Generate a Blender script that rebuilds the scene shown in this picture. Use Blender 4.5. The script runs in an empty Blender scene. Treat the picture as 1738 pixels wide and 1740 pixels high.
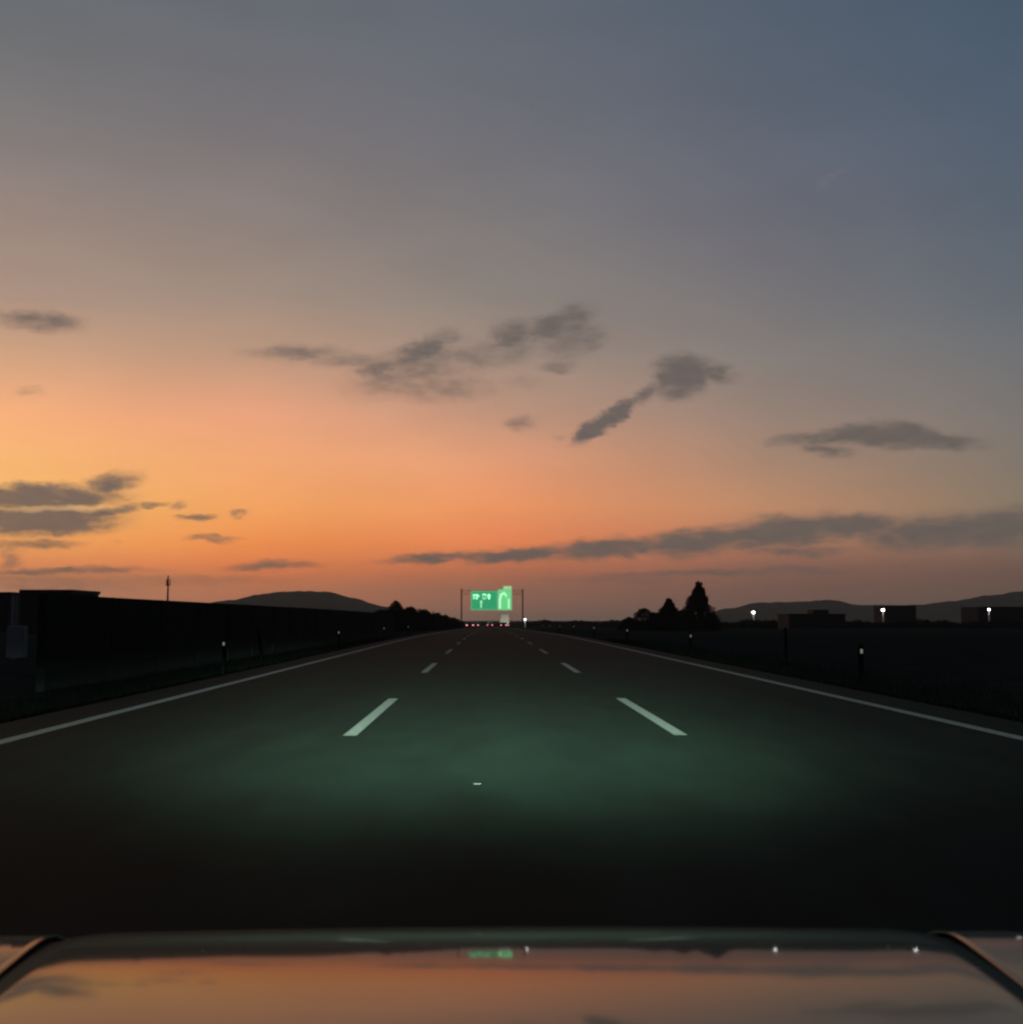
import bpy, bmesh, math, random
from mathutils import Vector, Matrix
R = math.radians
random.seed(7)
S = bpy.context.scene
COL = S.collection

# ------------------------------------------------------------------ camera
F = 2000.0            # focal length in photo pixels (photo is 1738 x 1740)
EYE = Vector((0, 0, 1.3))
VPX, VPY = 830.0, 1050.0
pitch = math.atan((VPY - 870) / F)
yaw = math.atan((869 - VPX) / F)
cd = bpy.data.cameras.new('camera'); cam = bpy.data.objects.new('camera', cd); COL.objects.link(cam)
cam.location = EYE
cam.rotation_euler = (R(90) + pitch, 0, -yaw)
cd.sensor_fit = 'HORIZONTAL'; cd.sensor_width = 36; cd.lens = 36 * F / 1738
cd.clip_start = 0.05; cd.clip_end = 20000
cd.dof.use_dof = True; cd.dof.focus_distance = 40; cd.dof.aperture_fstop = 7.0
S.camera = cam
S.cycles.pixel_filter_type = 'BLACKMAN_HARRIS'
S.cycles.filter_width = 2.4
RM = cam.rotation_euler.to_matrix()
def ray(px, py):
    return (RM @ Vector(((px - 869) / F, (870 - py) / F, -1))).normalized()
def at(px, py, Y):
    d = ray(px, py); return EYE + d * (Y / d.y)
def azel(px, py):
    d = ray(px, py); return math.atan2(d.x, d.y), math.asin(d.z)

# ------------------------------------------------------------------ world
S.view_settings.view_transform = 'Standard'; S.view_settings.look = 'None'
S.view_settings.exposure = 0; S.view_settings.gamma = 1
S.cycles.volume_bounces = 1; S.cycles.max_bounces = 6
S.cycles.volume_max_steps = 256
W = bpy.data.worlds.new('World'); S.world = W; W.use_nodes = True
W.cycles.sampling_method = 'MANUAL'; W.cycles.sample_map_resolution = 512
nt = W.node_tree; nt.nodes.clear(); L = nt.links.new
def lin(c):
    return tuple(((v / 255) / 12.92 if v / 255 <= .04045 else ((v / 255 + .055) / 1.055) ** 2.4) for v in c)
class NT:
    """small helper to write node maths"""
    def __init__(s, tree): s.t = tree
    def n(s, kind, **kw):
        o = s.t.nodes.new(kind)
        for k, v in kw.items(): setattr(o, k, v)
        return o
    def put(s, sock, v):
        if isinstance(v, bpy.types.NodeSocket): s.t.links.new(v, sock)
        else: sock.default_value = v
    def m(s, op, a, b=None, c=None, clamp=False):
        o = s.n('ShaderNodeMath', operation=op, use_clamp=clamp); s.put(o.inputs[0], a)
        if b is not None: s.put(o.inputs[1], b)
        if c is not None: s.put(o.inputs[2], c)
        return o.outputs[0]
    def rng(s, v, a, b, c=0., d=1., mode='LINEAR'):
        o = s.n('ShaderNodeMapRange', interpolation_type=mode)
        s.put(o.inputs[0], v)
        for i, x in enumerate((a, b, c, d)): s.put(o.inputs[i + 1], x)
        return o.outputs[0]
    def mix(s, f, a, b):
        o = s.n('ShaderNodeMix', data_type='RGBA'); s.put(o.inputs[0], f)
        s.put(o.inputs[6], a if not isinstance(a, tuple) else (*a[:3], 1)); s.put(o.inputs[7], b if not isinstance(b, tuple) else (*b[:3], 1))
        return o.outputs[2]
w = NT(nt)
tc = w.n('ShaderNodeTexCoord'); sx = w.n('ShaderNodeSeparateXYZ'); L(tc.outputs['Generated'], sx.inputs[0])
AZ = w.m('ARCTAN2', sx.outputs[0], sx.outputs[1]); EL = w.m('ARCSINE', sx.outputs[2])
ys = [20, 200, 350, 500, 600, 700, 780, 860, 920, 960, 1000, 1046]
SKY = {
 0:    [(105,108,112),(124,119,119),(149,132,124),(172,145,129),(210,163,130),(250,177,125),(255,188,118),(255,192,108),(255,172,98),(240,150,98),(192,138,110),(170,124,102)],
 434:  [(102,106,113),(117,113,117),(137,126,122),(159,139,126),(192,153,128),(236,164,127),(255,175,120),(255,170,100),(255,152,82),(242,134,80),(200,124,90),(162,114,94)],
 869:  [(96,103,113),(107,108,116),(121,117,119),(137,128,122),(159,138,125),(192,149,126),(230,158,120),(250,157,104),(248,140,90),(206,120,86),(158,108,90),(122,99,88)],
 1303: [(84,95,110),(93,100,113),(105,106,117),(119,115,118),(133,125,121),(152,131,120),(172,137,116),(196,142,108),(188,126,98),(150,104,90),(128,95,86),(102,89,80)],
 1738: [(72,89,107),(81,94,111),(88,99,112),(99,106,115),(111,112,115),(122,117,114),(133,122,112),(140,124,106),(132,108,93),(122,94,84),(110,89,79),(97,87,80)],
}
ELMAX = R(90)
def column(px, cols):
    r = w.n('ShaderNodeValToRGB'); r.color_ramp.interpolation = 'LINEAR'
    w.put(r.inputs[0], w.rng(w.m('POWER', w.m('MAXIMUM', EL, 0.), 0.5), 0., math.sqrt(ELMAX)))
    st = [(max(0.0, azel(px, y)[1]), lin(c)) for y, c in zip(ys, cols)][::-1]
    st = [(0.0, st[0][1])] + st
    top = st[-1][1]
    st += [(R(50), tuple(v * f for v, f in zip(top, (.55, .63, .76)))), (ELMAX, tuple(v * f for v, f in zip(top, (.28, .35, .48))))]
    e = r.color_ramp.elements
    while len(e) > 1: e.remove(e[-1])
    for i, (el, c) in enumerate(st):
        p = math.sqrt(el / ELMAX)
        k = e[0] if i == 0 else e.new(p)
        k.position = p; k.color = (*c, 1)
    return r.outputs[0]
back = [tuple(int(v * f) for v, f in zip(c, (.42, .50, .62))) for c in [(70,88,107),(74,90,108),(78,92,108),(82,94,108),(86,95,108),(88,96,106),(90,95,104),(90,92,100),(88,88,96),(84,84,92),(78,80,88),(74,76,84)]]
cols = [(azel(0, 1050)[0] + R(-115), column(1738, back)), (azel(0, 1050)[0] + R(-38), column(0, SKY[434]))]
cols += [(azel(x, 1000)[0], column(x, SKY[x])) for x in (0, 434, 869, 1303, 1738)]
cols += [(azel(1738, 1000)[0] + R(60), column(1738, back))]
sky = cols[0][1]
for (a0, _), (a1, c1) in zip(cols, cols[1:]):
    sky = w.mix(w.rng(AZ, a0, a1), sky, c1)
# soft low-frequency mottling of the high haze
P = w.n('ShaderNodeCombineXYZ'); w.put(P.inputs[0], w.m('MULTIPLY', AZ, F)); w.put(P.inputs[1], w.m('MULTIPLY', EL, F))
def noise(scale, stretch, det=4, rough=.55, off=(0, 0, 0)):
    mp = w.n('ShaderNodeMapping'); L(P.outputs[0], mp.inputs[0]); mp.inputs['Scale'].default_value = (scale, scale * stretch, 1); mp.inputs['Location'].default_value = off
    nz = w.n('ShaderNodeTexNoise', noise_dimensions='2D'); L(mp.outputs[0], nz.inputs['Vector']); nz.inputs['Scale'].default_value = 1
    nz.inputs['Detail'].default_value = det; nz.inputs['Roughness'].default_value = rough
    return nz
hz = noise(1 / 320, 3.2, 3, .5)
sky_m = w.n('ShaderNodeMix', data_type='RGBA', blend_type='MULTIPLY'); sky_m.inputs[0].default_value = 1
g = w.m('MULTIPLY', w.rng(hz.outputs[0], .3, .7, .985, 1.05), w.rng(EL, 0., R(5), 1.10, 1.)); cg = w.n('ShaderNodeCombineColor'); 
for i in range(3): L(g, cg.inputs[i])
L(sky, sky_m.inputs[6]); L(cg.outputs[0], sky_m.inputs[7]); sky = sky_m.outputs[2]
# clouds: (px, py, half width, half height, tilt deg (+ = rises to the right), strength)
CL = [
 (66,545,72,17,0,.62),(55,664,30,8,0,.35),
 (700,628,125,38,16,.50),(965,572,66,44,8,.46),(850,598,90,30,14,.42),(760,655,90,24,-4,.42),
 (500,600,80,15,3,.52),(600,612,90,13,2,.46),(585,600,35,9,0,.25),(640,628,48,16,10,.62),(715,597,74,20,26,.70),(765,580,38,12,10,.42),(800,610,45,22,-14,.45),
 (690,660,75,20,-8,.42),(775,660,38,22,5,.42),(870,570,48,26,12,.66),(935,555,56,22,22,.68),(975,545,40,30,5,.62),(1002,575,28,24,0,.5),(948,622,42,10,2,.45),(900,650,60,12,0,.22),
 (1158,640,52,34,8,.98),(1218,632,38,14,-8,.7),(1100,668,34,16,32,.6),(1045,703,54,12,34,.85),(1008,728,46,14,32,.95),(945,742,12,6,0,.3),(884,720,34,13,0,.45),
 (1500,738,85,20,-2,.95),(1580,748,80,14,-7,.85),(1410,742,95,12,2,.75),(1400,764,48,10,-8,.65),(1320,752,30,8,0,.45),(1420,300,40,8,25,-.1),
 (60,845,130,19,2,.95),(185,822,52,17,12,.72),(70,885,125,23,3,1.0),(178,872,55,10,14,.75),(60,927,66,9,2,.6),(262,857,34,5,3,.55),(308,858,18,7,14,.45),(334,879,28,6,2,.6),(402,873,18,6,14,.5),(362,914,48,6,1,.55),(195,922,16,4,0,.25),(10,950,20,16,0,.5),(20,905,40,8,5,.5),
 (110,969,150,7,1,.62),(310,985,200,10,0,.35),(60,990,190,16,0,.42),(465,961,85,8,3,.6),(300,990,110,9,0,.3),
 (740,950,95,8,3,.7),(880,942,110,12,3,.85),(1040,932,130,18,4,.85),(1180,922,120,22,4,.85),(1330,905,140,26,5,.92),(1440,895,110,20,2,.9),(1540,915,90,15,-4,.7),(1590,905,110,26,4,.85),(1700,898,100,28,5,.95),(1360,938,90,8,0,.6),(1180,973,210,7,1,.5),(1060,985,160,8,0,.35),(1380,968,80,6,0,.45),
]
dn = noise(1 / 70, 2.0, 6, .66); dsub = w.n('ShaderNodeVectorMath', operation='SUBTRACT'); L(dn.outputs[1], dsub.inputs[0]); dsub.inputs[1].default_value = (.5, .5, .5)
dmul = w.n('ShaderNodeVectorMath', operation='MULTIPLY'); L(dsub.outputs[0], dmul.inputs[0]); dmul.inputs[1].default_value = (62, 27, 0)
dadd = w.n('ShaderNodeVectorMath', operation='ADD'); L(P.outputs[0], dadd.inputs[0]); L(dmul.outputs[0], dadd.inputs[1])
dens = None; bright = None
def ellipse(px, py, rx, ry, rot):
    a, e = azel(px, py)
    sc = 1 / (1 + ((px - 869) ** 2) / F ** 2) if False else 1.0
    mp = w.n('ShaderNodeMapping', vector_type='TEXTURE'); L(dadd.outputs[0], mp.inputs[0])
    mp.inputs['Location'].default_value = (a * F, e * F, 0); mp.inputs['Rotation'].default_value = (0, 0, R(rot)); mp.inputs['Scale'].default_value = (rx * 1.3 * sc, ry * 1.42, 1)
    ln = w.n('ShaderNodeVectorMath', operation='LENGTH'); L(mp.outputs[0], ln.inputs[0])
    return w.rng(ln.outputs['Value'], 1.2, .15, 0., 1., 'SMOOTHSTEP')
for (px, py, rx, ry, rot, s) in CL:
    v = ellipse(px, py, rx, ry, rot)
    if s < 0: continue
    v = w.m('MULTIPLY', v, s); dens = v if dens is None else w.m('MAXIMUM', dens, v)
n2 = noise(1 / 42, 3.0, 5, .62, (3.1, 7.7, 0))
alpha = w.m('MULTIPLY', dens, w.rng(n2.outputs[0], .3, .62, .72, 1.08))
alpha = w.rng(alpha, .02, .80, 0., .97, 'SMOOTHSTEP')
n3 = noise(1 / 30, 2.2, 3, .5, (9, 2, 0))
ccol = w.mix(n3.outputs[0], lin((112, 101, 94)), lin((97, 90, 90)))
sky = w.mix(alpha, sky, ccol)
# bright slit between the two cloud banks at the left
a, e = azel(120, 865)
sl = w.m('MULTIPLY', ellipse(110, 864, 75, 5, 3), .45)
sky = w.mix(sl, sky, lin((235, 190, 140)))
# thin pale cirrus wisp high on the right
sl = w.m('MULTIPLY', w.m('MULTIPLY', ellipse(1415, 303, 34, 7, 28), n2.outputs[0]), .10)
sky = w.mix(sl, sky, lin((190, 165, 165)))
# below the horizon the dome is plain dark earth (hidden by the ground)
sky = w.mix(w.m('LESS_THAN', EL, -0.004), sky, lin((40, 38, 36)))
# a physical low-sun sky is added faintly so the upper dome keeps a real scatter
nish = w.n('ShaderNodeTexSky', sky_type='NISHITA'); nish.sun_disc = False; nish.sun_elevation = R(0.5); nish.sun_rotation = R(-32)
bg = w.n('ShaderNodeBackground'); L(sky, bg.inputs[0]); bg.inputs[1].default_value = 1.0
bg2 = w.n('ShaderNodeBackground'); L(nish.outputs[0], bg2.inputs[0]); bg2.inputs[1].default_value = 0.01
ad = w.n('ShaderNodeAddShader'); L(bg.outputs[0], ad.inputs[0]); L(bg2.outputs[0], ad.inputs[1])
wo = w.n('ShaderNodeOutputWorld'); L(ad.outputs[0], wo.inputs[0])

# last glow of the sun at the left horizon (just outside the frame)
sd = bpy.data.lights.new('sun', 'SUN'); sd.energy = 0.02; sd.angle = R(8); sd.color = (1, .62, .36)
so = bpy.data.objects.new('sun', sd); COL.objects.link(so)
so.rotation_euler = (R(90 - 2), 0, R(180 + 32))

# ------------------------------------------------------------------ materials
def mat(name, col, rough=.8, spec=.5, metal=0, emit=None, estr=1, var=.25, nscale=3, bump=0, coat=0, coatr=.03):
    m = bpy.data.materials.new(name); m.use_nodes = True; t = NT(m.node_tree)
    b = m.node_tree.nodes['Principled BSDF']
    b.inputs['Roughness'].default_value = rough; b.inputs['Metallic'].default_value = metal
    b.inputs['Specular IOR Level'].default_value = spec
    b.inputs['Coat Weight'].default_value = coat; b.inputs['Coat Roughness'].default_value = coatr
    g = t.n('ShaderNodeNewGeometry')
    nz = t.n('ShaderNodeTexNoise'); m.node_tree.links.new(g.outputs['Position'], nz.inputs['Vector']); nz.inputs['Scale'].default_value = nscale; nz.inputs['Detail'].default_value = 6
    c = t.mix(nz.outputs[0], tuple(v * (1 - var) for v in col), tuple(v * (1 + var) for v in col))
    t.put(b.inputs['Base Color'], c)
    if bump:
        bp = t.n('ShaderNodeBump'); bp.inputs['Strength'].default_value = bump; bp.inputs['Distance'].default_value = .02
        m.node_tree.links.new(nz.outputs[0], bp.inputs['Height']); m.node_tree.links.new(bp.outputs[0], b.inputs['Normal'])
    if emit:
        b.inputs['Emission Color'].default_value = (*emit, 1); b.inputs['Emission Strength'].default_value = estr
    return m
def asphalt():
    m = bpy.data.materials.new('asphalt'); m.use_nodes = True; t = NT(m.node_tree); k = m.node_tree.links.new
    b = m.node_tree.nodes['Principled BSDF']; g = t.n('ShaderNodeNewGeometry')
    sp = t.n('ShaderNodeSeparateXYZ'); k(g.outputs['Position'], sp.inputs[0])
    def nz(sc, vec, det=4):
        mp = t.n('ShaderNodeMapping'); k(g.outputs['Position'], mp.inputs[0]); mp.inputs['Scale'].default_value = vec
        n = t.n('ShaderNodeTexNoise'); k(mp.outputs[0], n.inputs['Vector']); n.inputs['Scale'].default_value = sc; n.inputs['Detail'].default_value = det; return n.outputs[0]
    fine = nz(90, (1, 1, 1), 3); streak = nz(1.6, (1, .05, 1)); patch = nz(.25, (1, .35, 1), 3)
    base = t.mix(fine, (.0050, .0094, .0076), (.0115, .0212, .0172))
    f = t.m('ADD', t.rng(streak, .3, .7, .86, 1.12), t.rng(patch, .3, .7, -.1, .1))
    mott = nz(2.2, (1, .3, 1), 6); f = t.m('MULTIPLY', f, t.rng(mott, .3, .7, .78, 1.22))
    # wheel paths are polished darker in every lane
    for c0 in (-3.3, .33, 3.95):
        for sgn in (-.78, .78):
            d = t.m('ABSOLUTE', t.m('SUBTRACT', sp.outputs[0], c0 + sgn))
            f = t.m('SUBTRACT', f, t.rng(d, .45, 0., 0., .10, 'SMOOTHSTEP'))
    mm = t.n('ShaderNodeVectorMath', operation='SCALE'); k(base, mm.inputs[0]); k(f, mm.inputs['Scale']); k(mm.outputs[0], b.inputs['Base Color'])
    b.inputs['Roughness'].default_value = .8; b.inputs['Specular IOR Level'].default_value = .045
    bp = t.n('ShaderNodeBump'); bp.inputs['Strength'].default_value = .35; bp.inputs['Distance'].default_value = .006; k(fine, bp.inputs['Height']); k(bp.outputs[0], b.inputs['Normal'])
    return m
def worn_paint(name, v):
    m = bpy.data.materials.new(name); m.use_nodes = True; t = NT(m.node_tree); k = m.node_tree.links.new
    b = m.node_tree.nodes['Principled BSDF']; g = t.n('ShaderNodeNewGeometry')
    n = t.n('ShaderNodeTexNoise'); k(g.outputs['Position'], n.inputs['Vector']); n.inputs['Scale'].default_value = 14; n.inputs['Detail'].default_value = 8; n.inputs['Roughness'].default_value = .7
    k(t.mix(t.rng(n.outputs[0], .36, .52), (v * .55, v * .5, v * .48), (v, v, v * .97)), b.inputs['Base Color']); b.inputs['Roughness'].default_value = .75
    return m
M = dict(
 asphalt=asphalt(),
 paint=worn_paint('worn_white_paint', .175), edge=worn_paint('worn_edge_paint', .29),
 earth=mat('dark_grassy_earth', (.034, .036, .030), 1, 0, nscale=.8, bump=.6, var=.5),
 grass=mat('grass', (.005, .006, .004), 1, 0, nscale=2, var=.5),
 leaf=mat('leaf', (.024, .024, .018), 1, 0, nscale=1.2, var=.5),
 bark=mat('bark', (.02, .016, .012), .9, .2, nscale=8),
 hill=mat('wooded_hill', (.05, .056, .036), 1, 0, nscale=.02, var=.4),
 palewall=mat('pale_render', (.24, .24, .22), .9, .1),
 postmat=mat('weathered_post', (.0035, .0035, .0033), 1, 0),
 barrier=mat('barrier_panel', (.018, .021, .018), .95, .05, nscale=2, var=.3, bump=.3),
 concrete=mat('concrete', (.09, .10, .095), .85, .3, nscale=4, bump=.3),
 darkwall=mat('render_wall', (.03, .03, .032), .85, .2, nscale=.4),
 roof=mat('roof', (.02, .02, .022), .8, .3, nscale=.5),
 glass=mat('window_glass', (.015, .017, .02), .4, .3),
 steel=mat('galvanised_steel', (.6, .6, .6), .6, .5, metal=.2, nscale=5),
 darksteel=mat('dark_steel', (.03, .028, .026), .6, .4, nscale=5),
 reflector=mat('reflector', (.5, .5, .45), .3, emit=(.95, .92, .75), estr=.17, var=0),  # emission stands in for headlight thrown back; the reflector is no lamp
 lamp=mat('lamp_glow', (.8, .8, .8), .4, emit=(1, .97, .92), estr=8, var=0),
 black=mat('black_rubber', (.008, .008, .008), .9, .1, var=.1),
 plastic=mat('black_plastic', (.004, .004, .004), .5, .3, var=.1),
 carpaint=mat('car_paint', (.045, .120, .095), .6, .1, coat=.82, coatr=.055, var=.05),
 lens=mat('headlight_lens', (.5, .52, .52), .1, emit=(.7, 1, .85), estr=.06, var=0),
 truckbox=mat('truck_box', (.62, .60, .52), .6, .3, nscale=.6, var=.15, emit=(.5, .48, .38), estr=0),
 cardark=mat('far_car_paint', (.03, .03, .03), .3, .5, coat=.6),
 carred=mat('far_car_paint_grey', (.10, .09, .09), .3, .5, coat=.6),
 tail=mat('tail_light', (.4, .02, .02), .4, emit=(1, .30, .34), estr=2.6, var=0),
 plate=mat('plate', (.4, .4, .4), .5),
 signgreen=mat('sign_green_glow', (.01, .18, .08), .5, emit=(.03, .31, .13), estr=1.1, nscale=.7, var=.3),  # all sign faces: emission stands in for retroreflected headlight, signs are unlit
 signgreen2=mat('sign_green_strong_glow', (.03, .25, .10), .5, emit=(.14, .60, .22), estr=1.1, nscale=.7, var=.3),
 signwhite=mat('sign_legend_glow', (.6, .8, .6), .5, emit=(.46, .95, .58), estr=1.1, var=0),
 signyellow=mat('sign_tab_glow', (.6, .8, .5), .5, emit=(.50, .80, .36), estr=.85, var=0),
 signborder=mat('sign_border_glow', (.4, .6, .4), .5, emit=(.25, .50, .30), estr=.8, var=0),
)

# ------------------------------------------------------------------ helpers
def link(name, bm, m, parent=None, smooth=False, loc=None):
    me = bpy.data.meshes.new(name)
    bmesh.ops.recalc_face_normals(bm, faces=bm.faces) if not getattr(bm, 'keepn', False) else None
    bm.to_mesh(me); bm.free(); me.materials.append(m)
    if smooth:
        for p in me.polygons: p.use_smooth = True
    o = bpy.data.objects.new(name, me); COL.objects.link(o)
    if parent: o.parent = parent
    if loc: o.location = loc
    return o
def tag(o, label=None, cat=None, group=None, kind=None):
    if label: o['label'] = label
    if cat: o['category'] = cat
    if group: o['group'] = group
    if kind: o['kind'] = kind
    return o
def empty(name, loc, label, cat, group=None, rz=0):
    o = bpy.data.objects.new(name, None); COL.objects.link(o); o.location = loc; o.rotation_euler.z = rz
    o.empty_display_size = .2
    return tag(o, label, cat, group)
def copy_tree(o, parent=None):
    c = o.copy(); COL.objects.link(c)
    if parent is not None: c.parent = parent
    for ch in list(o.children): copy_tree(ch, c)
    return c
def box(bm, x0, x1, y0, y1, z0, z1, bev=0):
    v = [bm.verts.new((x, y, z)) for x in (x0, x1) for y in (y0, y1) for z in (z0, z1)]
    fs = []
    for q in ((0,1,3,2),(4,6,7,5),(0,4,5,1),(2,3,7,6),(0,2,6,4),(1,5,7,3)):
        fs.append(bm.faces.new([v[i] for i in q]))
    if bev:
        bmesh.ops.bevel(bm, geom=list({e for f in fs for e in f.edges}), offset=bev, segments=2, profile=.6, affect='EDGES')
def tube(bm, pts, rads, seg=10, cap=True):
    rings = []
    for i, p in enumerate(pts):
        p = Vector(p); a = Vector(pts[max(0, i - 1)]); b = Vector(pts[min(len(pts) - 1, i + 1)])
        d = (b - a).normalized(); u = d.orthogonal().normalized() if abs(d.z) < .99 else Vector((1, 0, 0)); v = d.cross(u).normalized(); u = v.cross(d)
        rings.append([bm.verts.new(p + (u * math.cos(2 * math.pi * k / seg) + v * math.sin(2 * math.pi * k / seg)) * rads[i]) for k in range(seg)])
    for r0, r1 in zip(rings, rings[1:]):
        for k in range(seg): bm.faces.new((r0[k], r0[(k + 1) % seg], r1[(k + 1) % seg], r1[k]))
    if cap: bm.faces.new(rings[0][::-1]); bm.faces.new(rings[-1])
def prism(bm, prof, x0, x1):
    """side profile of (y, z) points extruded along x"""
    a = [bm.verts.new((x0, y, z)) for y, z in prof]; b = [bm.verts.new((x1, y, z)) for y, z in prof]
    n = len(prof); bm.faces.new(a); bm.faces.new(b[::-1])
    for i in range(n): bm.faces.new((a[i], b[i], b[(i + 1) % n], a[(i + 1) % n]))
def new(): return bmesh.new()
def rnd(a, b): return random.uniform(a, b)
def G(y):
    """height of the land and road: level, then falling away very gently"""
    if y < 50: return 0.0
    if y < 120: return -.006 * (y - 50) ** 2 / 140
    z = -.21 - .006 * (y - 120)
    return max(z, -7.0)

# ------------------------------------------------------------------ land, road, hills
YS = [-40, -20, -8, 0, 5, 10, 15, 20, 25, 30, 36, 43, 50, 58, 66, 75, 85, 95, 107, 120, 140, 170, 210, 260, 320, 400, 500, 650, 850, 1050, 1260, 1600, 2200, 3000, 3400]
XS = [-3000, -1500, -700, -300, -140, -80, -50, -35, -25, -19, -15, -12.5, -11, -10, -9, -8.2, -7.4, -6.8, -6.3, 6.9, 7.4, 8, 8.8, 9.6, 10.5, 12, 14, 17, 21, 27, 36, 50, 80, 140, 300, 700, 1500, 3000]
bm = new(); rows = []
for y in YS:
    row = []
    for x in XS:
        z = G(y) - .12
        if not -7 < x < 7.5: z += rnd(-.05, .03)
        if abs(x) > 40: z += rnd(-.25, .1)
        row.append(bm.verts.new((x, y, z)))
    rows.append(row)
for r0, r1 in zip(rows, rows[1:]):
    for i in range(len(XS) - 1): bm.faces.new((r0[i], r0[i + 1], r1[i + 1], r1[i]))
tag(link('ground', bm, M['earth'], smooth=True), kind='structure')

RY = [y for y in YS if y <= 1600]
def strip(name, x0, x1, lift, m, ylist=RY, parent=None, skirt=0):
    bm = new(); pr = None
    for y in ylist:
        c = ([(x0 - skirt, -.14)] if skirt else []) + [(x0, lift), (x1, lift)] + ([(x1 + skirt, -.14)] if skirt else [])
        r = [bm.verts.new((x, y, G(y) + l)) for x, l in c]
        if pr:
            for i in range(len(r) - 1): bm.faces.new((pr[i], pr[i + 1], r[i + 1], r[i]))
        pr = r
    return link(name, bm, m, parent)
road = strip('road', -6.0, 6.65, 0, M['asphalt'], skirt=.25); tag(road, kind='structure')
strip('edge_line', -5.2, -5.02, .004, M['edge'], parent=road)
strip('edge_line', 5.67, 5.85, .004, M['edge'], parent=road)
for X, tone in ((-1.53, 0), (2.14, 0)):
    y0 = 13.2 - 15
    while y0 < 420:
        yl = [y0 + t for t in (0, 2, 4, 6)]
        strip('lane_dash', X - .075, X + .075, .004, M['paint'], ylist=yl, parent=road)
        y0 += 15.0
# small pale scrap of stuff on the lane (road stud)
p = at(811, 1327, 9.4)
bm = new(); box(bm, -.028, .028, -.028, .028, 0, .006, .002)
tag(link('road_stud', bm, M['earth'], loc=(p.x, 9.4, .001)), 'small pale stud or pebble lying in the middle lane ahead of the bonnet', 'road stud')

def hill(name, Y, prof, depth, m, lab=None):
    """prof: (px, py) skyline points; a rounded ridge of real depth standing at distance Y"""
    bm = new(); rows = []
    pts = []
    for (xa, ya), (xb, yb) in zip(prof, prof[1:]):
        n = max(2, int((xb - xa) / 8))
        for k in range(n):
            t = k / n; pts.append((xa + (xb - xa) * t, ya + (yb - ya) * (3 * t * t - 2 * t ** 3)))
    pts.append(prof[-1])
    K = 12
    for px, py in pts:
        p = at(px, py, Y); base = G(Y) - 3; h = max(.5, p.z - base + rnd(-.7, .7)); row = []
        for j in range(K + 1):
            t = j / K * 2 - 1
            z = base + h * max(0, (math.cos(t * math.pi / 2))) ** 1.1
            if 0 < j < K: z += rnd(-1, 1) * .8
            row.append(bm.verts.new((p.x * (1 + t * depth / Y), Y + t * depth, z)))
        rows.append(row)
    for r0, r1 in zip(rows, rows[1:]):
        for j in range(K): bm.faces.new((r0[j], r1[j], r1[j + 1], r0[j + 1]))
    o = link(name, bm, m, smooth=True); tag(o, kind='structure'); return o
hill('hill', 2300, [(250,1040),(330,1028),(390,1020),(440,1010),(500,1004),(560,1006),(600,1016),(650,1030),(700,1040),(780,1052)], 350, M['hill'])
hill('hill', 2700, [(1180,1054),(1230,1035),(1290,1024),(1360,1022),(1410,1019),(1460,1028),(1560,1028),(1620,1021),(1680,1012),(1738,1005),(1850,1000),(2000,1012)], 300, M['hill'])
hill('hill', 2900, [(-300,1035),(-150,1010),(20,1018),(150,1026),(300,1036)], 250, M['hill'])

# ------------------------------------------------------------------ noise barrier on the left
WX = -8.6; H = 1.76
nb = empty('noise_barrier', (WX, 23, 0), 'long dark roadside barrier wall of panels between posts, running along the left verge', 'barrier wall')
y = 23
while y < 104:
    g0, g1 = G(y), G(y + 4)
    bm = new(); v = []
    for xx in (-.06, .06):
        for (yy, gg) in ((.045, g0), (3.955, g1)):
            for zz in (-.2, H): v.append(bm.verts.new((xx, y - 23 + yy, gg + zz)))
    for q in ((0,1,3,2),(4,6,7,5),(0,4,5,1),(2,3,7,6),(0,2,6,4),(1,5,7,3)): bm.faces.new([v[i] for i in q])
    for k in range(1, 6):   # horizontal ribs of the panel
        zc = k * .29
        box(bm, .062, .085, y - 23 + .1, y - 23 + 3.9, (g0 + g1) / 2 + zc, (g0 + g1) / 2 + zc + .05)
    link('panel', bm, M['barrier'], nb)
    bm = new(); box(bm, -.085, .085, y - 23 - .042, y - 23 + .042, g0 - .2, g0 + H + .004, .008); link('post', bm, M['barrier'], nb)
    y += 4

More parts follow.
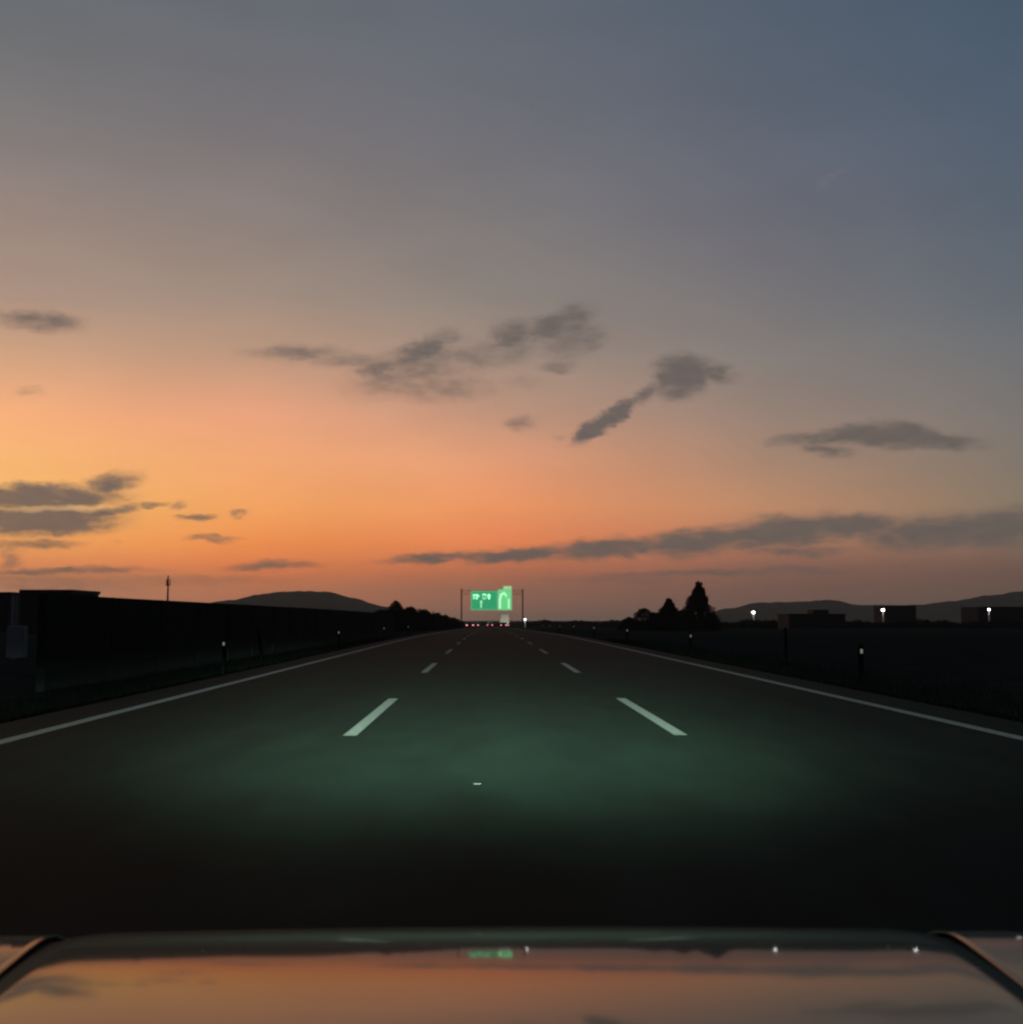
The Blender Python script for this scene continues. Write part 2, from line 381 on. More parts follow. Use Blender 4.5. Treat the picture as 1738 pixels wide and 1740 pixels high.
# ------------------------------------------------------------------ vegetation
def leafball(bm, c, r, n, size):
    """n leaf clumps scattered through an uneven ellipsoid"""
    for _ in range(n):
        while True:
            d = Vector((rnd(-1, 1), rnd(-1, 1), rnd(-1, 1)))
            if d.length < 1: break
        p = Vector((c[0] + d.x * r[0], c[1] + d.y * r[1], c[2] + d.z * r[2]))
        s = size * rnd(.5, 1.3)
        u = Vector((rnd(-1, 1), rnd(-1, 1), rnd(-1, 1))).normalized(); v = u.orthogonal().normalized()
        q = [bm.verts.new(p + u * s), bm.verts.new(p + v * s * .55), bm.verts.new(p - u * s), bm.verts.new(p - v * s * .55)]
        bm.faces.new(q)
def tree(name, px, Y, toppy, wpx, label, cat='tree', group=None, shape='round', dens=1.0):
    gx = at(px, 1050, Y).x; gz = G(Y) - .1
    top = at(px, toppy, Y).z - gz; wd = wpx * Y / F / 2
    o = empty(name, (gx, Y, gz), label, cat, group)
    bm = new()
    lean = rnd(-.03, .03) * top
    tr = max(.05, top * .022)
    tube(bm, [(0, 0, -.2), (lean * .3, 0, top * .3), (lean, 0, top * .7), (lean * 1.2, 0, top * .93)], [tr, tr * .8, tr * .45, tr * .1], 8)
    lb = []
    nb_ = 9
    for k in range(nb_):
        t = .2 + .65 * k / nb_; a = k * 2.4 + rnd(0, 1); r = wd * (.85 - .4 * t) * rnd(.6, 1)
        e = (lean * t + math.cos(a) * r, math.sin(a) * r, top * (t + (.18 if shape == 'poplar' else .08)))
        tube(bm, [(lean * t, 0, top * t), ((lean * t + e[0]) / 2, e[1] / 2, top * t + (e[2] - top * t) * .4), e], [tr * .4, tr * .25, tr * .08], 5)
        lb.append(e)
    link('trunk', bm, M['bark'], o)
    bm = new(); leaf = max(.05, Y * .0008)
    ph = rnd(0, 6.28); n_ = int((8500 if shape == 'poplar' else 2600) * dens)
    for k in range(n_):
        t = random.random() ** (1.25 if shape == 'poplar' else 1.1); a = rnd(0, 6.28)
        pr_ = (.07 + .93 * (1 - t) ** .78) * (1 - .25 * max(0, .12 - t) / .12) if shape == 'poplar' else math.sqrt(max(0, 1 - t ** 2.2))
        lob = 1 + .13 * math.sin(3 * a + 9 * t + ph) + .11 * math.sin(5 * a - 17 * t + 2 * ph) + .08 * math.sin(31 * t + ph) + rnd(-.1, .1)
        r = wd * .92 * pr_ * lob * random.random() ** .42
        x, y, z = lean * t + math.cos(a) * r, math.sin(a) * r, top * (.03 + .93 * t * (1 + .05 * math.sin(2 * a + ph))) 
        s_ = leaf * rnd(.6, 1.3); p = Vector((x, y, z)); u = Vector((rnd(-1, 1), rnd(-1, 1), rnd(-1, 1))).normalized(); v = u.orthogonal().normalized()
        bm.faces.new([bm.verts.new(p + u * s_), bm.verts.new(p + v * s_ * .6), bm.verts.new(p - u * s_), bm.verts.new(p - v * s_ * .6)])
    if shape == 'poplar':
        for sx_, zz_ in ((-.06, .955), (.09, .94), (.0, .90)):
            leafball(bm, (lean + sx_ * wd, 0, top * zz_), (wd * .10, wd * .10, top * .05), 120, leaf * .8)
    link('crown', bm, M['leaf'], o)
    return o
RT = 'trees beyond the right verge'
tree('poplar_tree', 1186, 172, 988, 78, 'tallest dark tree at the roadside, pointed twin top against the dusk sky', 'tree', RT, 'poplar', 1.5)
tree('conical_tree', 1138, 168, 1017, 68, 'middle-height rounded cone tree just left of the tallest tree', 'tree', RT, 'poplar', 1.2)
tree('bushy_tree', 1094, 176, 1034, 52, 'small bushy tree, leftmost and lowest of the right-hand tree group', 'tree', RT)
tree('bushy_tree', 1114, 174, 1041, 46, 'low bush filling the gap between the small tree and the cone tree', 'shrub', RT)
tree('bushy_tree', 1069, 190, 1049, 40, 'lowest round shrub at the left foot of the right-hand tree group', 'shrub', RT)
tree('bushy_tree', 1160, 165, 1036, 44, 'dark bush between the cone tree and the tallest tree', 'shrub', RT)
tree('bushy_tree', 1208, 168, 1040, 34, 'dark bush at the right foot of the tallest tree', 'shrub', RT)
LT = 'trees beyond the end of the barrier wall'
for px, Y, tp, wp, lab in (
    (672, 150, 1021, 40, 'round-topped tree standing highest behind the end of the dark wall'),
    (648, 140, 1036, 46, 'low tree at the left of the round-topped one, just above the dark wall'),
    (698, 165, 1031, 46, 'bushy tree on the right shoulder of the round-topped tree'),
    (722, 185, 1036, 44, 'third bushy tree in the row falling towards the gantry'),
    (742, 210, 1042, 38, 'fourth bushy tree in the row falling towards the gantry'),
    (757, 240, 1045, 24, 'small fifth tree in the row falling towards the gantry'),
    (772, 280, 1050, 20, 'last and smallest tree at the foot of the left gantry leg')):
    tree('bushy_tree', px, Y, tp, wp, lab, 'tree', LT)
# fill of undergrowth under that row and a far wood at the right: masses nobody could count
def mass(name, x0, x1, Y0, Y1, hpx, n, label):
    bm = new()
    for i in range(n):
        t = i / n; px = x0 + (x1 - x0) * t; Y = Y0 + (Y1 - Y0) * t + rnd(-6, 6)
        gx = at(px, 1050, Y).x; gz = G(Y) - .2; hh = at(px, 1050 - hpx(px), Y).z - gz
        h = max(.8, hh * rnd(.8, 1.08)); r = h * .45
        leafball(bm, (gx, Y, gz + h * .5), (max(r, abs(x1 - x0) / n * Y / F * 1.1), r, h * .5), 90, Y * .0011)
    tag(link(name, bm, M['leaf']), label, 'undergrowth', None, 'stuff')
def UG(x):
    t = [(600, 8), (640, 10), (660, 17), (675, 21), (690, 16), (715, 14), (745, 7), (785, -5)]
    for (a, u), (b, v) in zip(t, t[1:]):
        if x <= b: return u + (v - u) * max(0, x - a) / (b - a)
    return -5
mass('undergrowth', 610, 785, 120, 330, UG, 150, 'dark undergrowth below the row of trees left of the gantry')
mass('far_wood', 890, 1090, 520, 360, lambda x: -5.5 + 1.6 * math.sin(x * .11), 110, 'low far wood closing the road horizon right of the gantry')
mass('far_wood', 1215, 1760, 285, 275, lambda x: -5 + 2.5 * math.sin(x * .045) + 1.5 * math.sin(x * .13), 200, 'low dark scrub and wood along the field at the right')
mass('far_wood', 770, 905, 900, 900, lambda x: -7, 40, 'far dark wood beyond the gantry at the end of the road')
# verge grass
bm = new()
for _ in range(30000):
    side = random.random() < .5; yy = 7 + 70 * random.random() ** 1.5
    x = (-6.25 - abs(random.gauss(0, .9))) if side else (6.9 + abs(random.gauss(0, 1.4)))
    if side and x < -8.4: continue
    h = rnd(.05, .2); a = rnd(0, 6.28); g = G(yy) - .12; dx, dy = math.cos(a) * .008, math.sin(a) * .008
    bm.faces.new([bm.verts.new((x - dx, yy - dy, g)), bm.verts.new((x + dx, yy + dy, g)), bm.verts.new((x + rnd(-.06, .06), yy + rnd(-.06, .06), g + h))])
tag(link('grass', bm, M['grass']), 'short rough grass on the verges beside the edge lines', 'grass', None, 'stuff')

# ------------------------------------------------------------------ delineator posts
def delineator():
    o = empty('reflector_post', (0, 0, 0), 'x', 'reflector post')
    bm = new(); prism(bm, [(-.05, -.2), (.05, -.2), (.05, .74), (-.02, .80), (-.05, .78)], -.035, .035)
    link('post', bm, M['postmat'], o)
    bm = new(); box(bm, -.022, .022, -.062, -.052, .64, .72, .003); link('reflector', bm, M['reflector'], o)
    return o
proto = delineator(); first = True
ordr = ['nearest', 'second nearest', 'third', 'fourth', 'fifth', 'sixth', 'seventh', 'eighth', 'ninth', 'tenth']
for side, X, y0, st, n in (('right', 6.95, 22, 18.6, 8), ('left', -6.35, 28.6, 21.8, 4)):
    for i in range(n):
        o = proto if first else copy_tree(proto); first = False
        yy = y0 + st * i; o.location = (X, yy, G(yy))
        o['label'] = '%s small reflector post along the %s verge, its reflector given a pale glow' % (ordr[i], side)
        o['group'] = 'reflector posts along the verges'
# thin grey posts
def grey_post(px, Y, h, label, lean=0):
    x = at(px, 1050, Y).x
    o = empty('marker_post', (x, Y, G(Y) - .1), label, 'post', 'faint grey posts on the verges')
    bm = new(); tube(bm, [(lean, 0, h), (lean * .4, 0, h * .5), (0, 0, 0)], [.04, .045, .05], 10); link('pole', bm, M['postmat'], o)
    bm = new(); box(bm, -.16, .16, -.16, .16, -.1, .05, .02); link('base', bm, M['postmat'], o)
grey_post(446, 36, 1.05, 'faint grey leaning post in front of the dark wall on the left verge', -.12)
grey_post(1334, 36, 1.1, 'faint grey upright post on the right verge below the low building')

# ------------------------------------------------------------------ street lamps
def street_lamp(px, py, Y, label, size=.42, double=False):
    p = at(px, py, Y); base = G(Y) - .1; h = p.z - base
    o = empty('street_lamp', (p.x, Y, base), label, 'street lamp', 'lit street lamps')
    bm = new(); tube(bm, [(0, 0, -.1), (0, 0, h * .5), (0, 0, h - size * .5)], [.17, .15, .12], 10); link('pole', bm, M['steel'], o)
    ld = bpy.data.lights.new('pole_fill_light', 'POINT'); ld.energy = 45; ld.shadow_soft_size = .15; ld.color = (1, .97, .92)  # extra light added in front of the globe to brighten the pole
    lo = bpy.data.objects.new('pole_fill_light', ld); COL.objects.link(lo); lo.parent = o; lo.location = (0, -1.1, h - .3)
    bm = new(); tube(bm, [(0, 0, h - size * .72), (0, 0, h - size * .6), (0, 0, h - size * .5)], [.12, size * .35, size * .4], 14); link('collar', bm, M['steel'], o)
    bm = new(); bmesh.ops.create_uvsphere(bm, u_segments=14, v_segments=10, radius=size, matrix=Matrix.Translation((0, 0, h + size * .1)) @ Matrix.Diagonal((1, 1, .8, 1)))
    link('lamp_globe', bm, M['lamp'], o, smooth=True)
street_lamp(1500, 1037, 300, 'lit white street lamp on a pole, middle one of three at the right', .40)
street_lamp(1680, 1036, 300, 'lit white street lamp on a pole, rightmost of the three', .30)
street_lamp(1280, 1041, 300, 'lit white street lamp left of the low building, right of the tall tree', .38)
street_lamp(892, 1053, 380, 'small white lit lamp low beside the right gantry leg', .30)

# telecom mast
p = at(286, 978, 380); gz = G(380) - .1
o = empty('telecom_mast', (p.x, 380, gz), 'thin dark mast with a small antenna cluster standing alone above the barrier wall', 'mast')
h = p.z - gz
bm = new(); tube(bm, [(0, 0, -.2), (0, 0, h * .5), (0, 0, h)], [.42, .32, .2], 10); link('pole', bm, M['darksteel'], o)
for k in range(3):
    a = k * 2.094 + .3; bm = new(); box(bm, -.22, .22, -.12, .12, h - 3.3, h - 1.2, .03)
    pn = link('antenna_panel', bm, M['darksteel'], o); pn.location = (math.cos(a) * .62, math.sin(a) * .62, 0); pn.rotation_euler.z = a + R(90)
bm = new(); tube(bm, [(0, 0, h - 3.0), (0, 0, h - 2.8)], [.75, .75], 16); link('platform', bm, M['darksteel'], o)

# ------------------------------------------------------------------ buildings
def building(px0, px1, toppy, Y, depth, label, name='building', roofbump=None, floors=2, nwin=4, par=.35):
    a = at(px0, toppy, Y); b = at(px1, toppy, Y); g = G(Y) - .15; wd = b.x - a.x; h = a.z - g
    o = empty(name, ((a.x + b.x) / 2, Y, g), label, 'building')
    bm = new(); box(bm, -wd / 2, wd / 2, 0, depth, 0, h - par); link('wall', bm, M['darkwall'], o)
    bm = new(); box(bm, -wd / 2 - .15, wd / 2 + .15, -.15, depth + .15, h - par, h); rf = link('roof', bm, M['roof'], o)
    if roofbump:
        x0, x1, bt = roofbump; xa = at(x0, bt, Y).x - o.location.x; xb = at(x1, bt, Y).x - o.location.x; bz = at(x0, bt, Y).z - g
        bm = new(); box(bm, xa, xb, 1, depth * .6, h, bz); link('roof_hut', bm, M['darkwall'], rf)
    fh = (h - par) / floors
    for f in range(floors):
        for k in range(nwin):
            cx = -wd / 2 + wd * (k + .5) / nwin; z0 = f * fh + fh * .35; ww = wd / nwin * .22
            bm = new(); box(bm, cx - ww, cx + ww, -.05, .02, z0, z0 + fh * .4); wn = link('window', bm, M['roof'], o)
            bm = new(); box(bm, cx - ww + .08, cx + ww - .08, -.07, -.052, z0 + .08, z0 + fh * .4 - .08); link('pane', bm, M['glass'], wn)
    return o
building(36, 122, 1002, 130, 9, 'dark flat-roofed block rising just above the barrier wall at far left', floors=2, nwin=3)
building(-70, 18, 1006, 150, 9, 'dim low block cut off by the left edge of the picture', floors=2, nwin=3)
building(1340, 1436, 1043, 260, 10, 'low dark building with a small roof hut, right of the first lamp', roofbump=(1384, 1410, 1036), floors=2, nwin=4)
building(1504, 1556, 1029, 330, 10, 'dark flat-topped building directly behind the middle lamp', floors=3, nwin=3)
building(1662, 1790, 1031, 320, 12, 'wide dark bluish building behind the rightmost lamp', floors=3, nwin=6)
p = at(26, 1012, 42); o = empty('utility_post', (p.x, 42, G(42) - .1), 'pale grey post with a squat cabinet at its foot, faintly visible at far left', 'post')
bm = new(); tube(bm, [(0, 0, -.1), (0, 0, p.z - G(42) + .1)], [.10, .09], 12); link('pole', bm, M['palewall'], o)
bm = new(); box(bm, -.18, .42, -.2, .2, 0, 1.12, .05); link('cabinet', bm, M['palewall'], o)

# ------------------------------------------------------------------ gantry and signs
GY = 365; gg = G(GY)
gx0 = at(784, 1050, GY).x; gx1 = at(888, 1050, GY).x; gt = at(840, 1000, GY).z
gan = empty('sign_gantry', ((gx0 + gx1) / 2, GY, gg), 'thin brown steel gantry spanning the road and carrying the green signs', 'gantry')
cx = gan.location.x
for x in (gx0, gx1):
    bm = new(); tube(bm, [(x - cx, 0, -.2), (x - cx, 0, gt - gg - .1)], [.21, .19], 12); link('leg', bm, M['darksteel'], gan)
bm = new()
for dz in (-.7, -1.8):
    for dy in (-.3, .3):
        tube(bm, [(gx0 - cx + .2, dy, gt - gg + dz), (gx1 - cx - .2, dy, gt - gg + dz)], [.045, .045], 6)
n = 16
for k in range(n):
    xa = gx0 - cx + .3 + (gx1 - gx0 - .6) * k / n; xb = xa + (gx1 - gx0 - .6) / n
    z = (gt - gg - .7, gt - gg - 1.8)
    for dy in (-.3, .3): tube(bm, [(xa, dy, z[k % 2]), (xb, dy, z[(k + 1) % 2])], [.035, .035], 5)
link('truss', bm, M['darksteel'], gan)
def sign(px0, py0, px1, py1, green, label, name='road_sign'):
    Ys = GY - .6; a = at(px0, py0, Ys); b = at(px1, py1, Ys); wd, ht = b.x - a.x, a.z - b.z
    o = empty(name, ((a.x + b.x) / 2, Ys, b.z), label, 'road sign', 'green signs on the gantry')
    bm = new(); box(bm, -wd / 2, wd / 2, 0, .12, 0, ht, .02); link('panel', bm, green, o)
    bm = new(); t = .14
    for q in ((-wd/2+.12, wd/2-.12, .12, .12+t), (-wd/2+.12, wd/2-.12, ht-.12-t, ht-.12), (-wd/2+.12, -wd/2+.12+t, .12+t, ht-.12-t), (wd/2-.12-t, wd/2-.12, .12+t, ht-.12-t)):
        box(bm, q[0], q[1], -.03, -.005, q[2], q[3])
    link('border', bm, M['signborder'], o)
    return o, wd, ht
# left panel: two word blocks above a straight arrow stem (illegible in the photograph)
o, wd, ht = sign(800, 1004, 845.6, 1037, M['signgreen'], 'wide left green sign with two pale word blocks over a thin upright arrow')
k = wd / 43
def glyphs(o, name, x0, x1, z0, z1, n, seed, m=None):
    """a block of close pale strokes, as unreadable as in the photograph"""
    rr = random.Random(seed); bm = new(); cw = (x1 - x0) / n
    for i in range(n):
        a = x0 + cw * i + cw * .07; b = x0 + cw * (i + 1) - cw * .07
        for _ in range(3):
            z = rr.uniform(z0, z1 - .2); box(bm, a, b, -.03, -.005, z, z + .20)
        for _ in range(2):
            x = rr.uniform(a, b - .2); box(bm, x, x + .2, -.034, -.008, z0, z1)
    link(name, bm, m or M['signwhite'], o)
glyphs(o, 'legend', -wd / 2 + 2.5 * k, -wd / 2 + 14.5 * k, ht * .56, ht * .84, 2, 1)
glyphs(o, 'legend', -wd / 2 + 18 * k, -wd / 2 + 32 * k, ht * .56, ht * .84, 2, 2)
bm = new(); x = -wd / 2 + 16.5 * k; box(bm, x - .16, x + .16, -.03, -.005, ht * .12, ht * .46)
prism_pts = [(x - .45, ht * .40), (x + .45, ht * .40), (x, ht * .52)]
v = [bm.verts.new((a, -.036, b)) for a, b in prism_pts]; v2 = [bm.verts.new((a, -.01, b)) for a, b in prism_pts]
bm.faces.new(v); bm.faces.new(v2[::-1])
for i in range(3): bm.faces.new((v[i], v2[i], v2[(i + 1) % 3], v[(i + 1) % 3]))
link('arrow', bm, M['signwhite'], o)
# right panel: hooked arrow, stronger green glow
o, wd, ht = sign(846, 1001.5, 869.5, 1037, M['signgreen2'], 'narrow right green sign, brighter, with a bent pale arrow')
k = wd / 22
bm = new(); path = [(-.36, .08), (-.36, .5), (-.28, .74), (-.05, .84), (.08, .74), (.1, .62)]
tube(bm, [(a * wd, -.04, b * ht) for a, b in path], [.30, .30, .36, .38, .3, .12], 8)
link('arrow', bm, M['signwhite'], o)
bm = new(); box(bm, wd * .22, wd * .34, -.04, -.005, ht * .08, ht * .55); link('arrow', bm, M['signwhite'], o)
# number tab on top
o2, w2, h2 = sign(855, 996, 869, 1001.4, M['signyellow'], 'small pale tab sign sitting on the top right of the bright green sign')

# ------------------------------------------------------------------ vehicles ahead
def wheel(o, x, y, r, wdt):
    bm = new(); tube(bm, [(x - wdt / 2, y, r), (x + wdt / 2, y, r)], [r, r], 18); w_ = link('wheel', bm, M['black'], o)
    bm = new(); tube(bm, [(x - wdt / 2 - .01, y, r), (x + wdt / 2 + .01, y, r)], [r * .55, r * .55], 14); link('rim', bm, M['steel'], w_)
def far_car(X, Y, paint, label):
    o = empty('car', (X, Y, G(Y)), label, 'car', 'vehicles far ahead on the road')
    prof = [(0, .35), (-.03, .62), (.02, .92), (.35, 1.0), (.75, 1.42), (1.3, 1.48), (2.2, 1.44), (2.95, 1.0), (4.1, .85), (4.3, .6), (4.3, .3), (.1, .28)]
    bm = new(); prism(bm, prof, -.86, .86); bmesh.ops.bevel(bm, geom=bm.edges[:], offset=.05, segments=2, affect='EDGES'); link('body', bm, paint, o)
    bm = new(); v = [bm.verts.new(p) for p in ((-.66, .40, 1.03), (.66, .40, 1.03), (.56, .70, 1.36), (-.56, .70, 1.36))]
    v2 = [bm.verts.new((p.co.x, p.co.y - .05, p.co.z + .03)) for p in v]; bm.faces.new(v); bm.faces.new(v2)
    for i in range(4): bm.faces.new((v[i], v[(i + 1) % 4], v2[(i + 1) % 4], v2[i]))
    link('rear_window', bm, M['glass'], o)
    for s in (-1, 1):
        bm = new(); box(bm, min(s * .52, s * .8), max(s * .52, s * .8), -.07, .0, .66, .86, .01); link('tail_light', bm, M['tail'], o)
        for yy in (.75, 3.4): wheel(o, s * .78, yy, .32, .2)
    for s in (-1, 1):
        bm = new(); box(bm, min(s * .5, s * .78), max(s * .5, s * .78), 4.28, 4.36, .55, .70, .01); link('headlight', bm, M['lens'], o)
    bm = new(); box(bm, -.25, .25, -.06, -.03, .5, .62); link('number_plate', bm, M['plate'], o)
    return o
far_car(-3.3, 300, M['carred'], 'far grey car with bright pinkish tail lights in the left lane under the gantry')
far_car(-3.9, 250, M['cardark'], 'dark car with red tail lights, leftmost of the vehicles ahead')
far_car(.4, 330, M['cardark'], 'far dark car in the middle lane, just left of the pale truck')
added_car = far_car(4.1, 322, M['cardark'], 'dark car added close behind the pale truck so its headlights brighten it')
for hl in [c for c in added_car.children if c.name.startswith('headlight')]:
    ld = bpy.data.lights.new('headlight_beam', 'SPOT'); ld.energy = 700; ld.spot_size = R(40); ld.spot_blend = .8; ld.shadow_soft_size = .06; ld.color = (1, .95, .78)  # beams of the added car, put in to brighten the truck's rear
    lo = bpy.data.objects.new('headlight_beam', ld); COL.objects.link(lo); lo.parent = hl; lo.location = (.64 if '.0' in hl.name else -.64, 4.42, .62); lo.rotation_euler = (R(96), 0, 0)
tr_ = empty('box_truck', (4.6, 335, G(335)), 'pale box truck seen from behind in the right lane below the green signs', 'truck', 'vehicles far ahead on the road')
bm = new(); box(bm, -1.28, 1.28, 0, 7.2, 1.05, 3.95, .05); bx_ = link('cargo_box', bm, M['truckbox'], tr_)
for s in (-1, 1):
    bm = new(); box(bm, min(s * .03, s * 1.2), max(s * .03, s * 1.2), -.04, -.005, 1.15, 3.85, .01); link('rear_door', bm, M['truckbox'], bx_)
bm = new(); box(bm, -1.1, 1.1, 7.35, 9.2, .6, 2.9, .12); link('cab', bm, M['truckbox'], tr_)
bm = new(); box(bm, -1.0, 1.0, .1, 9.0, .62, 1.02); link('chassis', bm, M['darksteel'], tr_)
bm = new(); box(bm, -1.15, 1.15, -.05, .08, .45, .6, .01); link('bumper', bm, M['darksteel'], tr_)
for s in (-1, 1):
    bm = new(); box(bm, min(s * .8, s * 1.15), max(s * .8, s * 1.15), -.06, .05, .7, .85, .01); link('tail_light', bm, M['tail'], tr_)
    for yy in (1.6, 8.0): wheel(tr_, s * 1.0, yy, .48, .3)

# ------------------------------------------------------------------ own car: bonnet, wings, front
CX = .02
car = empty('own_car', (CX, 0, 0), 'glossy black car front whose bonnet mirrors the sunset along the bottom of the picture', 'car')
SL = [(.70, -.050), (1.12, -.080), (1.30, -.100), (1.44, -.119), (1.55, -.137), (1.70, -.180), (1.86, -.222), (2.10, -.266), (2.17, -.34), (2.22, -.6), (2.26, -1.1), (2.285, -2.2), (2.30, -4.5)]
def slope(y):
    if y <= SL[0][0]: return SL[0][1]
    for (a, sa), (b, sb) in zip(SL, SL[1:]):
        if y <= b: return sa + (sb - sa) * (y - a) / (b - a)
    return SL[-1][1]
TAB = {}
zz = .894; N0 = 1440
z = zz; TAB[N0] = z
for i in range(N0, 2320): z += slope((i + .5) / 1000) * .001; TAB[i + 1] = z
z = zz
for i in range(N0, 500, -1): z -= slope((i - .5) / 1000) * .001; TAB[i - 1] = z
def PZ(y): 
    i = y * 1000; j = int(math.floor(i)); j = max(501, min(2319, j)); t = i - j
    return TAB[j] * (1 - t) + TAB[j + 1] * t
def bz(x, y):      # bonnet height
    sh = .34 * x * x
    return PZ(min(2.32, y + sh)) - .0 * x * x + slope(2.1) * -sh * .75
yb = [.78 + i * .03 for i in range(45)]; yb = [v for v in yb if v < 2.08] + [2.08 + i * .012 for i in range(19)]
def HF(y): return .53 + .17 * (min(2.0, max(.9, y)) - 1.25)
def sheet(name, us, zf, m, parent, ylist=yb, xf=None):
    bm = new(); rows = []
    for y in ylist: xs = [xf(u, y) for u in us]; rows.append([bm.verts.new((x, y, zf(x, y))) for x in xs])
    for r0, r1 in zip(rows, rows[1:]):
        for i in range(len(xs) - 1): bm.faces.new((r0[i], r0[i + 1], r1[i + 1], r1[i]))
    o = link(name, bm, m, parent, smooth=True)
    md = o.modifiers.new('thick', 'SOLIDIFY'); md.thickness = .004; md.offset = -1
    return o
HB = .505
us = [-1 + 2 * i / 40 for i in range(41)]
def bonnet_z(x, y):
    e = max(0, abs(x) - (HF(y) - .01)) / .01
    return bz(x, y) - .003 * e * e
sheet('bonnet', us, bonnet_z, M['carpaint'], car, xf=lambda u, y: u * HF(y))
WL = [(.70, -.065), (1.12, -.085), (1.72, -.100), (1.82, -.13), (1.95, -.27), (2.05, -.38), (2.15, -.62), (2.22, -1.1), (2.30, -3)]
WT = {1700: .833}
def wsl(y):
    if y <= .7: return WL[0][1]
    for (a, sa), (b, sb) in zip(WL, WL[1:]):
        if y <= b: return sa + (sb - sa) * (y - a) / (b - a)
    return WL[-1][1]
z = .833
for i in range(1700, 2320): z += wsl((i + .5) / 1000) * .001; WT[i + 1] = z
z = .833
for i in range(1700, 500, -1): z -= wsl((i - .5) / 1000) * .001; WT[i - 1] = z
def WZ(y): return WT[max(501, min(2319, int(round(y * 1000))))]
def wing_z(x, y):
    a = abs(x); z = WZ(y)
    z -= max(0, a - .80) ** 2 * 3.2
    return z
for s in (-1, 1):
    uw = [i / 20 for i in range(21)]
    if s < 0: uw = uw[::-1]
    sheet('wing', uw, wing_z, M['carpaint'], car, xf=lambda u, y: s * (HF(y) + .062 + (.88 - HF(y) - .062) * u))
    # dark seal in the shut line between bonnet and wing
    bm = new(); pr = None
    for y in yb:
        r = [bm.verts.new((s * (HF(y) - .004), y, bz(HF(y), y) - .012)), bm.verts.new((s * (HF(y) + .067), y, WZ(y) - .010)), bm.verts.new((s * (HF(y) + .02), y, WZ(y) - .06))]
        if pr:
            for i in range(3): bm.faces.new((pr[i], pr[(i + 1) % 3], r[(i + 1) % 3], r[i]))
        pr = r
    link('seal', bm, M['black'], car)
    # wing side
    bm = new(); xa = s * .882
    prof = [(.78, wing_z(.88, .78) - .003), (1.2, wing_z(.88, 1.2) - .003), (1.7, wing_z(.88, 1.7) - .003), (2.1, wing_z(.88, 2.1) - .003), (2.2, .55), (2.2, .3), (1.78, .3), (1.72, .5), (1.55, .64), (1.32, .68), (1.1, .62), (.96, .48), (.92, .3), (.78, .3)]
    prism(bm, prof, xa - .02, xa + .02); link('side_panel', bm, M['carpaint'], car)
    wheel(car, s * .78, 1.34, .32, .21)
zf = PZ(2.296)
bm = new(); prism(bm, [(2.13, .22), (2.26, .2), (2.33, .3), (2.34, .46), (2.27, .5), (2.13, .5)], -.86, .86); bmesh.ops.bevel(bm, geom=bm.edges[:], offset=.02, segments=2, affect='EDGES'); link('bumper', bm, M['carpaint'], car)
bm = new()
for k in range(6): box(bm, -.42, .42, 2.20, 2.24, .505 + k * .016, .513 + k * .016)
link('grille', bm, M['plastic'], car)
bm = new(); box(bm, -.88, .88, .60, .775, .84, .90, .02); link('cowl', bm, M['plastic'], car)

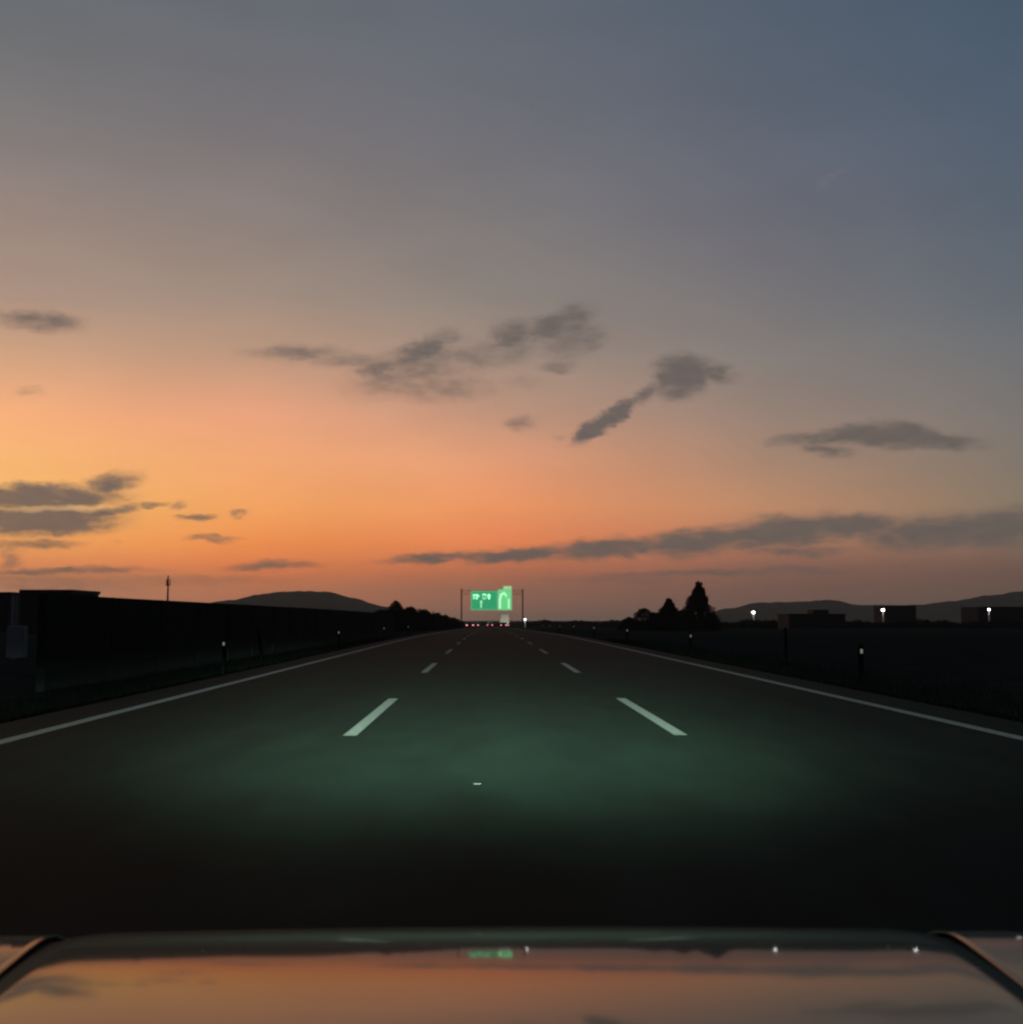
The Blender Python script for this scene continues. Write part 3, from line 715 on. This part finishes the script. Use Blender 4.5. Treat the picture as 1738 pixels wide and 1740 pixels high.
def headlight(s):
    x = s * .64
    bm = new(); box(bm, x - .17, x + .17, 2.14, 2.25, .505, .60, .02); h_ = link('headlight', bm, M['plastic'], car)
    bm = new(); box(bm, x - .15, x + .15, 2.254, 2.262, .515, .59, .003); link('lens', bm, M['lens'], h_)
    ld = bpy.data.lights.new('headlight_beam', 'POINT'); ld.energy = 1.0; ld.shadow_soft_size = .04; ld.use_nodes = True
    t = NT(ld.node_tree); t.t.nodes.clear()
    g = t.n('ShaderNodeNewGeometry'); sp = t.n('ShaderNodeSeparateXYZ'); t.t.links.new(g.outputs['Incoming'], sp.inputs[0])
    dep = t.m('MULTIPLY', t.m('ARCTAN2', t.m('MULTIPLY', sp.outputs[2], -1.), sp.outputs[1]), 180 / math.pi)
    az = t.m('SUBTRACT', t.m('MULTIPLY', t.m('ARCTAN2', sp.outputs[0], sp.outputs[1]), 180 / math.pi), s * 3.2)
    V = t.n('ShaderNodeValToRGB'); V.color_ramp.interpolation = 'LINEAR'
    pts = [(0, .0005), (.4, .04), (.8, .30), (1.2, .46), (2, .42), (3, .29), (3.9, .195), (4.7, .115), (5.5, .052), (6.4, .017), (7.5, .004), (9, .0006), (12, .0001), (20, 0)]
    t.put(V.inputs[0], t.rng(dep, 0, 20)); e = V.color_ramp.elements
    while len(e) > 1: e.remove(e[-1])
    for i, (a, v) in enumerate(pts):
        q = e[0] if i == 0 else e.new(a / 20); q.position = a / 20; q.color = (v, v, v, 1)
    # horizontal spread: bright core plus a wide skirt
    core = t.m('EXPONENT', t.m('MULTIPLY', t.m('POWER', t.m('ABSOLUTE', t.m('DIVIDE', az, t.rng(dep, 1., 3.5, 7.5, 11.5))), 2.4), -1.))
    wide = t.m('MULTIPLY', t.m('EXPONENT', t.m('MULTIPLY', t.m('POWER', t.m('ABSOLUTE', t.m('DIVIDE', az, 25.)), 2.), -1.)), t.rng(dep, 1.4, 3.2, .02, .16))
    I = t.m('MULTIPLY', V.outputs[0], t.m('ADD', core, wide)); I = t.m('MULTIPLY', I, t.m('GREATER_THAN', sp.outputs[1], 0.))
    em = t.n('ShaderNodeEmission'); em.inputs[0].default_value = (.62, 1.0, .76, 1); t.put(em.inputs[1], t.m('MULTIPLY', I, BEAM))
    ou = t.n('ShaderNodeOutputLight'); t.t.links.new(em.outputs[0], ou.inputs[0])
    lo = bpy.data.objects.new('headlight_beam', ld); COL.objects.link(lo); lo.parent = h_; lo.location = (x, 2.42, .60); lo.visible_volume_scatter = False
BEAM = 365000
headlight(-1); headlight(1)

# ------------------------------------------------------------------ haze
bm = new(); box(bm, -3100, 3100, -60, 3350, -12.5, 120)
hm = bpy.data.materials.new('haze'); hm.use_nodes = True; ht_ = hm.node_tree; ht_.nodes.clear()
pv = ht_.nodes.new('ShaderNodeVolumePrincipled'); pv.inputs['Color'].default_value = (.82, .90, .80, 1); pv.inputs['Density'].default_value = .00016; pv.inputs['Anisotropy'].default_value = .3
ho = ht_.nodes.new('ShaderNodeOutputMaterial'); ht_.links.new(pv.outputs[0], ho.inputs['Volume'])
hz_ = link('haze', bm, hm); tag(hz_, 'thin evening haze over the whole place', 'haze', None, 'stuff')
